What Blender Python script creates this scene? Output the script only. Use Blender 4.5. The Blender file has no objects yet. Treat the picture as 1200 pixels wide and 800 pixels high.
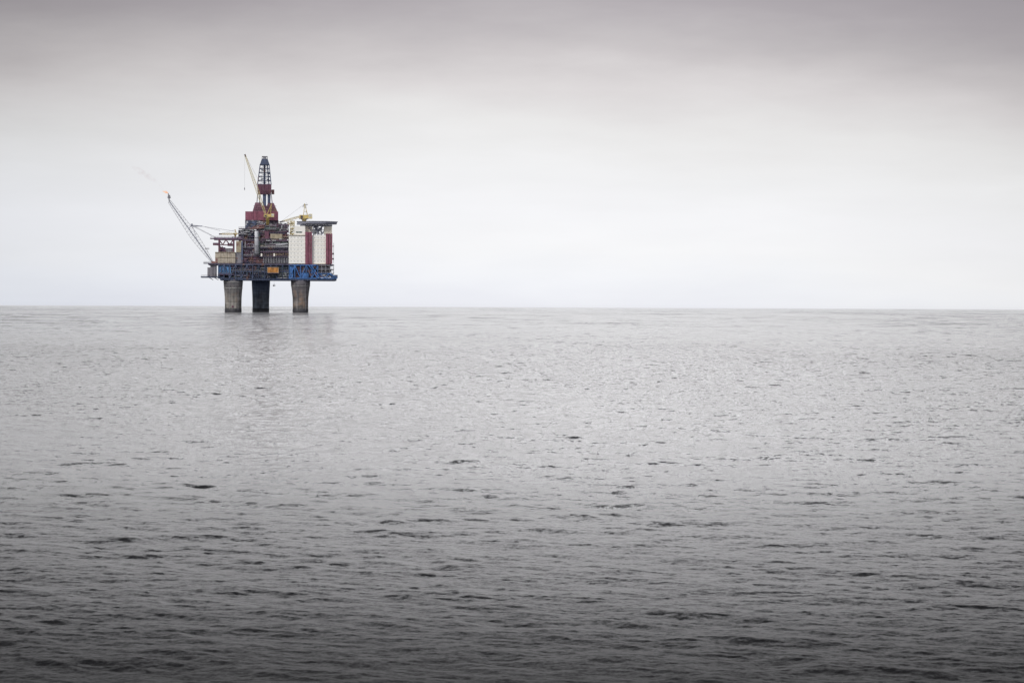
import bpy, math, random
import numpy as np
from mathutils import Vector, Matrix

scene = bpy.context.scene
COL = scene.collection
R = math.radians
EARTH = 6.371e6
CAM_H = 9.5
K = 0.8                 # metres per photo pixel at the platform's distance

# ------------------------------------------------------------------ colour
def lin(c):
    return tuple(((v/255.0)/12.92 if v/255.0 <= 0.04045 else ((v/255.0+0.055)/1.055)**2.4) for v in c)

BAND = 4.6
# ------------------------------------------------------------------ world
w = bpy.data.worlds.new("World"); scene.world = w; w.use_nodes = True
nt = w.node_tree; nt.nodes.clear()
N = nt.nodes.new; L = nt.links.new
def math_node(t, op, a=None, b=None, c=None, clamp=False):
    n = t.nodes.new('ShaderNodeMath'); n.operation = op; n.use_clamp = clamp
    for i, v in enumerate((a, b, c)):
        if v is None: continue
        if isinstance(v, (int, float)): n.inputs[i].default_value = v
        else: t.links.new(v, n.inputs[i])
    return n.outputs[0]
def ramp(t, fac, stops, interp='LINEAR'):
    n = t.nodes.new('ShaderNodeValToRGB'); n.color_ramp.interpolation = interp
    els = n.color_ramp.elements
    while len(els) > 1: els.remove(els[-1])
    els[0].position = stops[0][0]; els[0].color = (*stops[0][1], 1)
    for p, c in stops[1:]:
        e = els.new(p); e.color = (*c, 1)
    t.links.new(fac, n.inputs[0]); return n.outputs[0]
def mixc(t, fac, a, b, mode='MIX'):
    n = t.nodes.new('ShaderNodeMix'); n.data_type = 'RGBA'; n.blend_type = mode
    if isinstance(fac, (int, float)): n.inputs[0].default_value = fac
    else: t.links.new(fac, n.inputs[0])
    for i, v in ((6, a), (7, b)):
        if isinstance(v, tuple): n.inputs[i].default_value = (*v[:3], 1)
        else: t.links.new(v, n.inputs[i])
    return n.outputs[2]

tc = N('ShaderNodeTexCoord'); sep = N('ShaderNodeSeparateXYZ'); L(tc.outputs['Generated'], sep.inputs[0])
X, Y, Z = sep.outputs
# broad soft cloud layers, stretched level with the horizon
def wnoise(scale, vec, detail=3, rough=0.5):
    m = N('ShaderNodeMapping'); m.inputs['Scale'].default_value = vec; L(tc.outputs['Generated'], m.inputs[0])
    n = N('ShaderNodeTexNoise'); n.inputs['Scale'].default_value = scale; n.inputs['Detail'].default_value = detail
    n.inputs['Roughness'].default_value = rough; L(m.outputs[0], n.inputs[0]); return n.outputs[0]
n1 = wnoise(1.0, (9, 9, 30), 4, .5)
n2 = wnoise(1.0, (20, 20, 80), 5, .6)
tilt = math_node(nt, 'MULTIPLY_ADD', X, 0.030, Z)                    # cloud bands lean a little
warp = math_node(nt, 'MULTIPLY_ADD', math_node(nt, 'SUBTRACT', n1, 0.5), 0.022, tilt)
warp = math_node(nt, 'MULTIPLY_ADD', math_node(nt, 'SUBTRACT', n2, 0.5), 0.013, warp)
sx_ = math_node(nt, 'SUBTRACT', X, 0.02)
warp = math_node(nt, 'MULTIPLY_ADD', math_node(nt, 'MULTIPLY', sx_, sx_), 0.22, warp)   # the bank hangs lower to both sides
SKY = [(0.000, (240, 241, 246)), (0.010, (246, 247, 250)), (0.020, (250, 250, 251)), (0.037, (248, 248, 250)), (0.055, (243, 243, 244)),
       (0.070, (236, 235, 235)), (0.086, (222, 218, 219)), (0.099, (204, 199, 201)), (0.106, (194, 189, 192)), (0.118, (178, 172, 177)),
       (0.132, (170, 164, 170)), (0.150, (240, 239, 240)), (0.160, (251, 251, 252)), (0.180, (250, 250, 251)), (0.225, (205, 204, 208)),
       (0.270, (140, 139, 143)), (0.340, (66, 66, 70)), (0.430, (42, 42, 46)), (1.000, (40, 40, 46))]
front = ramp(nt, warp, [(p, lin(c)) for p, c in SKY])
# the glow behind the cloud is centred a little right of the middle of the view
ax = math_node(nt, 'SUBTRACT', X, 0.030)
az = math_node(nt, 'MULTIPLY', ax, ax)
nrw = N('ShaderNodeMapRange'); nrw.inputs[1].default_value = 0.05; nrw.inputs[2].default_value = 0.26
nrw.inputs[3].default_value = -5.6; nrw.inputs[4].default_value = -29; L(Z, nrw.inputs[0])
fall = math_node(nt, 'MULTIPLY', az, nrw.outputs[0])
glow = math_node(nt, 'POWER', 2.718, fall)
glow = math_node(nt, 'MULTIPLY_ADD', glow, 0.62, 0.40)
n3 = wnoise(1.0, (12, 12, 75), 4, .55)
glow = math_node(nt, 'MULTIPLY', glow, math_node(nt, 'MULTIPLY_ADD', math_node(nt, 'SUBTRACT', n3, 0.5), 0.10, 1.0))
# the lowest band stays a bit more even and a touch bluer to the left
cool = ramp(nt, math_node(nt, 'MULTIPLY_ADD', X, 1.6, 0.5), [(0.0, (0.93, 0.965, 1.035)), (0.45, (0.99, 0.995, 1.01)), (1.0, (1.0, 1.0, 1.0))])
low = ramp(nt, Z, [(0.0, (1, 1, 1)), (0.09, (0, 0, 0))])
cool = mixc(nt, low, (1, 1, 1), cool)
frontc = mixc(nt, 1.0, front, cool, 'MULTIPLY')
# over-bright sky band added above the view to brighten the far sea
up1 = N('ShaderNodeMapRange'); up1.interpolation_type = 'SMOOTHSTEP'; up1.inputs[1].default_value = 0.135; up1.inputs[2].default_value = 0.175; L(warp, up1.inputs[0])
up2 = N('ShaderNodeMapRange'); up2.interpolation_type = 'SMOOTHSTEP'; up2.inputs[1].default_value = 0.31; up2.inputs[2].default_value = 0.145; L(warp, up2.inputs[0])
up = math_node(nt, 'MULTIPLY', up1.outputs[0], up2.outputs[0])
glow = math_node(nt, 'MULTIPLY', glow, math_node(nt, 'MULTIPLY_ADD', up, BAND-1, 1.0))
gl = N('ShaderNodeVectorMath'); gl.operation = 'SCALE'; L(frontc, gl.inputs[0]); L(glow, gl.inputs['Scale'])
# behind the viewer: even, higher overcast
back = ramp(nt, Z, [(0.0, lin((214, 216, 222))), (0.3, lin((210, 211, 216))), (1.0, lin((150, 152, 160)))])
bk = N('ShaderNodeMapRange'); bk.interpolation_type = 'SMOOTHSTEP'
bk.inputs[1].default_value = 0.45; bk.inputs[2].default_value = -0.15; L(Y, bk.inputs[0])
cloud = mixc(nt, bk.outputs[0], gl.outputs[0], back)
below = N('ShaderNodeMapRange'); below.inputs[1].default_value = 0.0; below.inputs[2].default_value = -0.05; L(Z, below.inputs[0])
cloud = mixc(nt, below.outputs[0], cloud, (0.10, 0.10, 0.11))
nish = N('ShaderNodeTexSky'); nish.sky_type = 'NISHITA'; nish.sun_disc = False
SUN_EL, SUN_AZ = R(42), R(215)
nish.sun_elevation = SUN_EL; nish.sun_rotation = SUN_AZ; nish.dust_density = 4.0; nish.air_density = 1.5
bgA = N('ShaderNodeBackground'); L(cloud, bgA.inputs[0]); bgA.inputs[1].default_value = 1.0
bgB = N('ShaderNodeBackground'); L(nish.outputs[0], bgB.inputs[0]); bgB.inputs[1].default_value = 0.10
mx = N('ShaderNodeMixShader'); mx.inputs[0].default_value = 0.04      # the clear sky above barely gets through
L(bgA.outputs[0], mx.inputs[1]); L(bgB.outputs[0], mx.inputs[2])
wo = N('ShaderNodeOutputWorld'); L(mx.outputs[0], wo.inputs[0])

sd = bpy.data.lights.new("sun", 'SUN'); sd.energy = 2.1; sd.angle = R(18); sd.color = (1.0, 0.96, 0.9)
so = bpy.data.objects.new("sun", sd); COL.objects.link(so)
dvec = Vector((math.sin(SUN_AZ)*math.cos(SUN_EL), math.cos(SUN_AZ)*math.cos(SUN_EL), math.sin(SUN_EL)))
so.rotation_euler = dvec.to_track_quat('Z', 'Y').to_euler()

# ------------------------------------------------------------------ camera
cd = bpy.data.cameras.new("camera"); cam = bpy.data.objects.new("camera", cd); COL.objects.link(cam)
cd.sensor_width = 36; cd.lens = 90; cd.clip_start = 0.5; cd.clip_end = 100000
cam.location = (0, 0, CAM_H)
PITCH = 0.01506
cam.rotation_euler = (Matrix.Rotation(math.pi/2 - PITCH, 3, 'X') @ Matrix.Rotation(R(0.24), 3, 'Z')).to_euler()
scene.camera = cam
scene.view_settings.view_transform = 'Standard'; scene.view_settings.look = 'None'
scene.view_settings.exposure = 0; scene.view_settings.gamma = 1
scene.render.resolution_x = 1024; scene.render.resolution_y = 682

# ------------------------------------------------------------------ sea
def build_sea():
    th = [0.30]
    f = 2560.0
    rs = [22.0]
    while rs[-1] < 56: rs.append(rs[-1]*1.012)
    t = CAM_H/rs[-1]; step = 1.0/(f*2.1)
    while rs[-1] < 115:
        t -= step; rs.append(CAM_H/t)
    while rs[-1] < 520: rs.append(rs[-1]+max(0.30, rs[-1]*0.0011))
    g = rs[-1]-rs[-2]
    while rs[-1] < 3200: g *= 1.0085; rs.append(rs[-1]+g)
    while rs[-1] < 42000: rs.append(rs[-1]*1.03)
    rs = np.array(rs)
    a = list(np.arange(-R(12.6), R(12.6), 1.4/f))
    s = 1.4/f; hi = [a[-1]]
    while hi[-1] < R(100): s *= 1.13; hi.append(hi[-1]+s)
    s = 1.4/f; lo = [a[0]]
    while lo[-1] > -R(100): s *= 1.13; lo.append(lo[-1]-s)
    a = np.array(lo[1:][::-1] + a + hi[1:])
    nr, na = len(rs), len(a)
    dr = np.gradient(rs)
    rng = np.random.RandomState(7)
    x0 = (rs[:, None]*np.sin(a)[None, :]).astype(np.float64)
    y0 = (rs[:, None]*np.cos(a)[None, :]).astype(np.float64)
    dx = np.zeros_like(x0); dy = np.zeros_like(x0); dz = np.zeros_like(x0)
    NW = 130
    lams = np.exp(np.linspace(np.log(0.14), np.log(8), NW))*rng.uniform(.97, 1.03, NW)
    for lam in lams:
        spread = R(58) if lam < 3 else R(40)
        ang = R(-100) + rng.normal(0, 1)*spread*0.95          # running roughly toward the viewer
        k = 2*math.pi/lam; kx, ky = k*math.cos(ang), k*math.sin(ang)
        if lam < 0.6: sl = 0.0200
        elif lam < 2.2: sl = 0.0145
        else: sl = 0.0125*(2.2/lam)**0.45
        A = sl/k*rng.uniform(.6, 1.3)
        wt = np.clip((lam/dr - 0.9)/1.6, 0, 1)
        sel = wt > 0
        if not sel.any(): continue
        i1 = np.nonzero(sel)[0].max()+1
        ph = kx*x0[:i1] + ky*y0[:i1] + rng.uniform(0, 2*math.pi)
        far = .9 if lam > 3 else (.74 if lam > 1.0 else .62)
        fac = far + (0.97-far)*np.clip(1.5-rs[:i1]/100, 0, 1)
        wA = (wt[:i1]*A*fac)[:, None]
        sn, cs = np.sin(ph), np.cos(ph)
        dz[:i1] += wA*sn
        dx[:i1] += 0.9*wA*cs*kx/k; dy[:i1] += 0.9*wA*cs*ky/k
    # wave groups: calmer and rougher patches
    grp = (1 + 0.12*np.sin(x0/3.7+1.3*np.sin(y0/13))*np.sin(y0/9.3+1.1+np.sin(x0/8.)) + 0.10*np.sin(x0/17-y0/28+.6))
    dz *= grp; dx *= grp; dy *= grp
    z0 = -(rs**2)/(2*EARTH)
    P = np.stack([x0+dx, y0+dy, z0[:, None]+dz], -1).reshape(-1, 3).astype(np.float32)
    me = bpy.data.meshes.new("sea")
    me.vertices.add(nr*na); me.vertices.foreach_set('co', P.ravel())
    i = np.arange(nr-1)[:, None]*na + np.arange(na-1)[None, :]
    q = np.stack([i, i+na, i+na+1, i+1], -1).reshape(-1, 4)[:, ::-1]
    nf = len(q)
    me.loops.add(nf*4); me.loops.foreach_set('vertex_index', q.ravel().astype(np.int32))
    me.polygons.add(nf); me.polygons.foreach_set('loop_start', (np.arange(nf)*4).astype(np.int32))
    me.update(); me.validate()
    me.polygons.foreach_set('use_smooth', np.ones(nf, bool)); me.update()
    o = bpy.data.objects.new("sea", me); COL.objects.link(o)
    o['kind'] = 'structure'
    m = bpy.data.materials.new("sea_water"); m.use_nodes = True; t = m.node_tree; t.nodes.clear()
    geo = t.nodes.new('ShaderNodeNewGeometry')
    ln = t.nodes.new('ShaderNodeVectorMath'); ln.operation = 'LENGTH'; t.links.new(geo.outputs['Position'], ln.inputs[0]); dist = ln.outputs['Value']
    def mrange(a0, a1, b0, b1, v=dist):
        n = t.nodes.new('ShaderNodeMapRange'); n.inputs[1].default_value = a0; n.inputs[2].default_value = a1
        n.inputs[3].default_value = b0; n.inputs[4].default_value = b1; t.links.new(v, n.inputs[0]); return n.outputs[0]
    def nz(lam, amp, off=0.0, detail=2):
        mp = t.nodes.new('ShaderNodeMapping'); mp.inputs['Scale'].default_value = (1/lam[0], 1/lam[1], 0.0001)
        mp.inputs['Location'].default_value = (off, off*1.7, 0); mp.inputs['Rotation'].default_value = (0, 0, R((off*7 % 16 - 8)*.3))
        t.links.new(geo.outputs['Position'], mp.inputs[0])
        n = t.nodes.new('ShaderNodeTexNoise'); n.inputs['Scale'].default_value = 1; n.inputs['Detail'].default_value = detail
        n.inputs['Roughness'].default_value = .55
        t.links.new(mp.outputs[0], n.inputs[0])
        sb = t.nodes.new('ShaderNodeVectorMath'); sb.operation = 'SUBTRACT'; sb.inputs[1].default_value = (.5, .5, .5)
        t.links.new(n.outputs['Color'], sb.inputs[0])
        sc = t.nodes.new('ShaderNodeVectorMath'); sc.operation = 'SCALE'; t.links.new(sb.outputs[0], sc.inputs[0])
        if isinstance(amp, float): sc.inputs['Scale'].default_value = amp
        else: t.links.new(amp, sc.inputs['Scale'])
        return sc.outputs[0]
    terms = [nz((0.22, 0.25), mrange(50, 500, S_FINE, S_FINE*.9), off=4.4), nz((0.09, 0.1), mrange(50, 900, S_FINE, S_FINE*.8), off=1.3), nz((0.5, 0.34), mrange(50, 900, S_MID, S_MID*1.), off=3.1),
             nz((0.6, 1.5), mrange(100, 250, 0.0, S_FAR*.7), off=5.9), nz((1.7, 4.5), mrange(230, 450, 0.0, S_FAR), off=8.2),
             nz((5., 11.), mrange(450, 850, 0.0, S_FAR*1.2), off=2.2), nz((20., 36.), mrange(700, 1500, 0.0, S_FAR*1.5), off=6.6),
             nz((110., 200.), mrange(1500, 3000, 0.0, S_FAR*1.5), off=3.6)]
    cur = terms[0]
    for x in terms[1:]:
        ad = t.nodes.new('ShaderNodeVectorMath'); t.links.new(cur, ad.inputs[0]); t.links.new(x, ad.inputs[1]); cur = ad.outputs[0]
    fl = t.nodes.new('ShaderNodeVectorMath'); fl.operation = 'MULTIPLY'; fl.inputs[1].default_value = (1, 1, 0); t.links.new(cur, fl.inputs[0])
    # gust patches: slightly rougher or calmer water
    gm = t.nodes.new('ShaderNodeMapping'); gm.inputs['Scale'].default_value = (1/160, 1/420, .0001); t.links.new(geo.outputs['Position'], gm.inputs[0])
    gn = t.nodes.new('ShaderNodeTexNoise'); gn.inputs['Scale'].default_value = 1; gn.inputs['Detail'].default_value = 5; gn.inputs['Roughness'].default_value = .62
    t.links.new(gm.outputs[0], gn.inputs[0])
    gust = mrange(.3, .7, .55, 1.45, gn.outputs[0])
    gs = t.nodes.new('ShaderNodeVectorMath'); gs.operation = 'SCALE'; t.links.new(fl.outputs[0], gs.inputs[0]); t.links.new(gust, gs.inputs['Scale'])
    ad = t.nodes.new('ShaderNodeVectorMath'); t.links.new(geo.outputs['Normal'], ad.inputs[0]); t.links.new(gs.outputs[0], ad.inputs[1])
    nm = t.nodes.new('ShaderNodeVectorMath'); nm.operation = 'NORMALIZE'; t.links.new(ad.outputs[0], nm.inputs[0])
    bs = t.nodes.new('ShaderNodeBsdfPrincipled')
    bs.inputs['Base Color'].default_value = (0.0125, 0.0125, 0.0135, 1); bs.inputs['IOR'].default_value = 1.34
    rr = math_node(t, 'DIVIDE', 28.5, dist)          # wind-roughened close in, smoother far out
    rrc = ramp(t, rr, [(0.0, (.13,)*3), (0.12, (.155,)*3), (0.19, (.20,)*3), (0.24, (.27,)*3), (0.34, (.36,)*3), (0.45, (.54,)*3)])
    t.links.new(rrc, bs.inputs['Roughness'])
    t.links.new(nm.outputs[0], bs.inputs['Normal'])
    out = t.nodes.new('ShaderNodeOutputMaterial')
    # haze painted into the water: far parts mix toward a pale emission
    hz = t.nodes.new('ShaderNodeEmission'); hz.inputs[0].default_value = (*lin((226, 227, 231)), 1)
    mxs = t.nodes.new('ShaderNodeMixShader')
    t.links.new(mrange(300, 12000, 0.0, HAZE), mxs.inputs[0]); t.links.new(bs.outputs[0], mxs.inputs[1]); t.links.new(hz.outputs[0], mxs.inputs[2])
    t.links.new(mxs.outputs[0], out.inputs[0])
    me.materials.append(m)
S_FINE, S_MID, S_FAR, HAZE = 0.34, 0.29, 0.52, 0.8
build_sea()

# ------------------------------------------------------------------ materials of the platform, colours lightened to stand in for haze
def paint(name, srgb, rough=0.6, grime=0.35, rust=0.0, scale=0.35, panel=0.0, metal=0.0):
    m = bpy.data.materials.new(name); m.use_nodes = True; t = m.node_tree; t.nodes.clear()
    tcn = t.nodes.new('ShaderNodeTexCoord')
    def noise(sc, vec=(1, 1, 1), det=4):
        mp = t.nodes.new('ShaderNodeMapping'); mp.inputs['Scale'].default_value = vec; t.links.new(tcn.outputs['Object'], mp.inputs[0])
        n = t.nodes.new('ShaderNodeTexNoise'); n.inputs['Scale'].default_value = sc; n.inputs['Detail'].default_value = det
        t.links.new(mp.outputs[0], n.inputs[0]); return n.outputs[0]
    base = lin(srgb)
    dark = tuple(c*(1-grime)*(1-.5*grime)+0.004 for c in base); light = tuple(min(1, c*(1+grime*0.45)+0.006) for c in base)
    c = ramp(t, noise(scale), [(0.28, dark), (0.5, base), (0.72, light)])
    st = ramp(t, noise(0.8, (1, 1, 0.10), 3), [(0.38, (1-grime*0.9,)*3), (0.58, (1, 1, 1))])   # run-off streaks
    c = mixc(t, 1.0, c, st, 'MULTIPLY')
    if rust:
        rm = ramp(t, noise(0.16, (1, 1, 0.6), 6), [(0.62-rust*0.25, (0, 0, 0)), (0.70-rust*0.2, (1, 1, 1))])
        c = mixc(t, rm, c, lin((128, 98, 90)))
    bs = t.nodes.new('ShaderNodeBsdfPrincipled'); bs.inputs['Roughness'].default_value = rough; bs.inputs['Metallic'].default_value = metal
    t.links.new(c, bs.inputs['Base Color'])
    o = t.nodes.new('ShaderNodeOutputMaterial'); t.links.new(bs.outputs[0], o.inputs[0]); return m
M = {}
M['navy'] = paint('navy_steel', (88, 100, 130), rust=.12)
M['deepnavy'] = paint('dark_navy_steel', (64, 76, 104), rust=.1)
M['blue'] = paint('blue_steel', (74, 124, 190), grime=.4, rust=.12)
M['paleblue'] = paint('pale_blue_cladding', (98, 152, 208), grime=.3)
M['purple'] = paint('weathered_plum_steel', (108, 88, 112), rust=.15)
M['dark'] = paint('dark_steel', (82, 76, 96), rust=.12)
M['black'] = paint('dark_interior_steel', (58, 55, 74), rust=.05)  # very dark steel for the backing boxes inside the modules
M['grey'] = paint('grey_steel', (140, 138, 146), rust=.1)
M['lightgrey'] = paint('light_grey_steel', (188, 189, 196), grime=.25)
M['silver'] = paint('galvanised_pipe', (214, 216, 224), grime=.22, rough=.45)
M['tan'] = paint('tan_cladding', (172, 160, 138), grime=.25, rust=.15)
M['beige'] = paint('beige_cladding', (186, 176, 162), grime=.22, rust=.1)
M['maroon'] = paint('maroon_cladding', (142, 84, 104), grime=.22)
M['darkmaroon'] = paint('dark_maroon_steel', (112, 74, 92), grime=.3, rust=.08)
M['rust'] = paint('rusted_steel', (150, 112, 108), grime=.4, rust=.25)
M['yellow'] = paint('yellow_crane_paint', (214, 190, 118), grime=.3, rust=.1)
M['paleyellow'] = paint('faded_yellow_paint', (222, 208, 160), grime=.22)
M['white'] = paint('white_cladding', (252, 251, 247), grime=.04, scale=.2)
M['cream'] = paint('cream_cladding', (240, 234, 218), grime=.12)
M['orange'] = paint('orange_container_paint', (206, 146, 78), grime=.45, rust=.5)
M['window'] = paint('pale_window_glass', (222, 222, 220), grime=.2, rough=.3)  # pale grey panes, close to the wall colour
M['steelgrey'] = paint('helideck_grey', (150, 153, 168), grime=.2)
M['green'] = paint('green_grey_paint', (112, 128, 126), rust=.12)
M['lamp'] = paint('white_lamp_housing', (250, 246, 238), grime=.03)

def concrete(name, srgb, tint_top, stain):
    m = bpy.data.materials.new(name); m.use_nodes = True; t = m.node_tree; t.nodes.clear()
    tcn = t.nodes.new('ShaderNodeTexCoord'); sp = t.nodes.new('ShaderNodeSeparateXYZ'); t.links.new(tcn.outputs['Object'], sp.inputs[0])
    def noise(sc, vec=(1, 1, 1), det=5):
        mp = t.nodes.new('ShaderNodeMapping'); mp.inputs['Scale'].default_value = vec; t.links.new(tcn.outputs['Object'], mp.inputs[0])
        n = t.nodes.new('ShaderNodeTexNoise'); n.inputs['Scale'].default_value = sc; n.inputs['Detail'].default_value = det
        t.links.new(mp.outputs[0], n.inputs[0]); return n.outputs[0]
    b = lin(srgb)
    c = ramp(t, noise(.22, (1, 1, .8)), [(.33, tuple(x*.5 for x in b)), (.5, b), (.66, tuple(x*1.5 for x in b))])
    lifts = ramp(t, noise(1.0, (.03, .03, .85), 2), [(.36, (.66,)*3), (.55, (1.05,)*3)])           # slip-form lifts
    c = mixc(t, .8, c, lifts, 'MULTIPLY')
    runs = ramp(t, noise(.55, (1, 1, .06), 3), [(.38, (.6, .6, .6)), (.6, (1, 1, 1))])
    c = mixc(t, .95, c, runs, 'MULTIPLY')
    rm = ramp(t, noise(.17, (1, 1, 1), 4), [(.56, (0, 0, 0)), (.68, (stain,)*3)])
    c = mixc(t, rm, c, lin((168, 136, 112)))
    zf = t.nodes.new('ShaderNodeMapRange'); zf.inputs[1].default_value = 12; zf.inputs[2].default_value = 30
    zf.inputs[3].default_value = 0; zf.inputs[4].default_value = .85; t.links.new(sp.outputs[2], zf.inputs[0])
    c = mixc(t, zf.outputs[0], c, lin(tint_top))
    bs = t.nodes.new('ShaderNodeBsdfPrincipled'); bs.inputs['Roughness'].default_value = .85; t.links.new(c, bs.inputs['Base Color'])
    o = t.nodes.new('ShaderNodeOutputMaterial'); t.links.new(bs.outputs[0], o.inputs[0]); return m
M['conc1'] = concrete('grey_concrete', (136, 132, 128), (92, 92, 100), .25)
M['conc2'] = concrete('dark_blue_grey_concrete', (106, 114, 126), (72, 88, 120), .1)  # darker and bluer than the other two legs
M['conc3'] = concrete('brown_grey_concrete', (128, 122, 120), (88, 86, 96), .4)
M['tide'] = paint('dark_marine_growth', (58, 58, 64), grime=.4, scale=.5)
M['collar'] = paint('pale_ring_beam', (168, 168, 166), grime=.3)

# ------------------------------------------------------------------ mesh builder
def U(px): return (px-318.0)*K
def H(py): return (366.0-py)*K
class MB:
    def __init__(s): s.v = []; s.f = []; s.marks = []
    def quad8(s, c):
        s.marks.append((len(s.v), len(s.f))); i = len(s.v); s.v += [tuple(p) for p in c]
        s.f += [(i, i+3, i+2, i+1), (i+4, i+5, i+6, i+7), (i, i+1, i+5, i+4), (i+1, i+2, i+6, i+5), (i+2, i+3, i+7, i+6), (i+3, i, i+4, i+7)]
        return s
    def box(s, x0, x1, y0, y1, z0, z1):
        return s.quad8([(x0, y0, z0), (x1, y0, z0), (x1, y1, z0), (x0, y1, z0), (x0, y0, z1), (x1, y0, z1), (x1, y1, z1), (x0, y1, z1)])
    def pb(s, px0, px1, py0, py1, v0, v1):          # photo-scale units: px0..px1 wide, py1 (bottom)..py0 (top)
        return s.box(U(px0), U(px1), v0, v1, H(py1), H(py0))
    def taper(s, x0, x1, y0, y1, z0, X0, X1, Y0, Y1, z1):
        return s.quad8([(x0, y0, z0), (x1, y0, z0), (x1, y1, z0), (x0, y1, z0), (X0, Y0, z1), (X1, Y0, z1), (X1, Y1, z1), (X0, Y1, z1)])
    def tube(s, p, q, r, n=6, r2=None, caps=True):
        p, q = Vector(p), Vector(q); d = q-p
        if d.length < 1e-6: return s
        r2 = r if r2 is None else r2
        a = d.normalized(); b = a.orthogonal().normalized(); c = a.cross(b)
        s.marks.append((len(s.v), len(s.f))); i = len(s.v)
        for (o, rr) in ((p, r), (q, r2)):
            for k in range(n):
                t = 2*math.pi*(k+.5)/n; s.v.append(tuple(o+rr*(math.cos(t)*b+math.sin(t)*c)))
        for k in range(n):
            k2 = (k+1) % n; s.f.append((i+k, i+k2, i+n+k2, i+n+k))
        if caps:
            s.f.append(tuple(i+k for k in reversed(range(n)))); s.f.append(tuple(i+n+k for k in range(n)))
        return s
    def lathe(s, x, y, prof, n=28):
        i = len(s.v)
        for (r, z) in prof:
            for k in range(n):
                t = 2*math.pi*k/n; s.v.append((x+r*math.cos(t), y+r*math.sin(t), z))
        for j in range(len(prof)-1):
            for k in range(n):
                k2 = (k+1) % n; a = i+j*n
                s.f.append((a+k, a+k2, a+n+k2, a+n+k))
        s.f.append(tuple(i+k for k in reversed(range(n)))); e = i+(len(prof)-1)*n; s.f.append(tuple(e+k for k in range(n)))
        return s
    def lattice(s, p, q, w0, w1, bays, rc, rd, up=None, wm=None):
        """square lattice mast: chords and zig-zag lacing; wm = width at the middle"""
        p, q = Vector(p), Vector(q); a = (q-p).normalized()
        b = (up or Vector((0, 1, 0))); b = (b - a*b.dot(a)).normalized(); c = a.cross(b)
        def ring(t):
            if wm is None: w_ = w0+(w1-w0)*t
            else: w_ = (w0+(wm-w0)*t*2.5) if t < .4 else (wm+(w1-wm)*(t-.4)/.6)
            o = p+(q-p)*t; h = w_/2
            return [o+b*h+c*h, o-b*h+c*h, o-b*h-c*h, o+b*h-c*h]
        rs = [ring(i/bays) for i in range(bays+1)]
        for i in range(bays):
            for k in range(4):
                s.tube(rs[i][k], rs[i+1][k], rc, 4, caps=False)
                k2 = (k+1) % 4
                if (i+k) % 2: s.tube(rs[i][k], rs[i+1][k2], rd, 4, caps=False)
                else: s.tube(rs[i][k2], rs[i+1][k], rd, 4, caps=False)
                s.tube(rs[i][k], rs[i][k2], rd, 4, caps=False)
        for k in range(4): s.tube(rs[-1][k], rs[-1][(k+1) % 4], rc, 4)
        return s
    def rail(s, x0, x1, y, z, h=1.2, step=2.4, r=.09):
        n = max(1, int(abs(x1-x0)/step))
        for i in range(n+1):
            x = x0+(x1-x0)*i/n; s.tube((x, y, z), (x, y, z+h), r*.8, 4)
        for f in (.55, 1.0): s.tube((x0, y, z+h*f), (x1, y, z+h*f), r, 4)
        return s
    def split(s, name, mat, parent):              # every box or bar an object of its own
        mk = s.marks+[(len(s.v), len(s.f))]
        for (v0, f0), (v1, f1) in zip(mk, mk[1:]):
            p = MB(); p.v = s.v[v0:v1]; p.f = [tuple(k-v0 for k in f) for f in s.f[f0:f1]]
            nm = name if isinstance(name, str) else name[len(p.v)*0+rnd.randrange(len(name))]
            p.done(nm, mat, parent)
    def done(s, name, mat, parent, **kw):
        me = bpy.data.meshes.new(name); me.from_pydata(s.v, [], s.f); me.update()
        me.materials.append(M[mat] if isinstance(mat, str) else mat)
        if kw.get('smooth'):
            me.polygons.foreach_set('use_smooth', [True]*len(me.polygons))
        o = bpy.data.objects.new(name, me); COL.objects.link(o)
        if parent is not None: o.parent = parent
        if kw.get('label'): o['label'] = kw['label']
        return o
def empty(name, loc, label=None, cat=None, group=None, parent=None, rotz=0):
    o = bpy.data.objects.new(name, None); COL.objects.link(o); o.location = loc; o.rotation_euler = (0, 0, rotz)
    o.empty_display_size = 5
    if label: o['label'] = label
    if cat: o['category'] = cat
    if group: o['group'] = group
    if parent: o.parent = parent
    return o
def dup(o, parent=None, loc=None):
    c = o.copy(); COL.objects.link(c)
    if parent is not None: c.parent = parent
    if loc is not None: c.location = loc
    return c

RX, RY = U(318)+(318-600)*K, 2400.0
ROT = math.atan2(-RX, RY)
ROOT = (RX, RY, -(RX*RX+RY*RY)/(2*EARTH))
rig = empty('oil_platform', ROOT, 'large weathered oil production platform standing in the sea on three concrete legs', 'oil platform', rotz=ROT)
rnd = random.Random(11)

KITS = ['equipment_skid', 'pump_unit', 'cable_cabinet', 'storage_box', 'valve_unit', 'control_cabinet']  # generic clutter boxes, each name drawn at random
# ---- legs
def leg(cx, v, mat, wt, wb, col, label):
    x = U(cx)
    prof = [(wb/2*K, -5), (wb/2*K, 4.2), (wb/2*K*1.005, 8), (wb/2*K*1.02, 14), ((wb*.55+wt*.45)/2*K, 20), (wt/2*K*.985, 26), (wt/2*K, 30.2)]
    o = MB().lathe(x, v, prof, 40).done('leg', mat, rig, smooth=True, label=label)
    o.data.polygons[-1].use_smooth = False
    MB().lathe(x, v, [(wb/2*K+.12, -4.8), (wb/2*K+.16, 1.2), (wb/2*K+.1, 3.6)], 40).done('tidal_band', 'tide', o, smooth=True)
    if col:
        for z, hh in col:
            rr = (wb/2+(wt-wb)/2*min(1, max(0, (z-12)/16)))*K
            MB().lathe(x, v, [(rr+.02, z), (rr+.35, z+.05), (rr+.35, z+hh), (rr+.02, z+hh+.05)], 40).done('ring_beam', 'collar', o)
    return o
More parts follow.
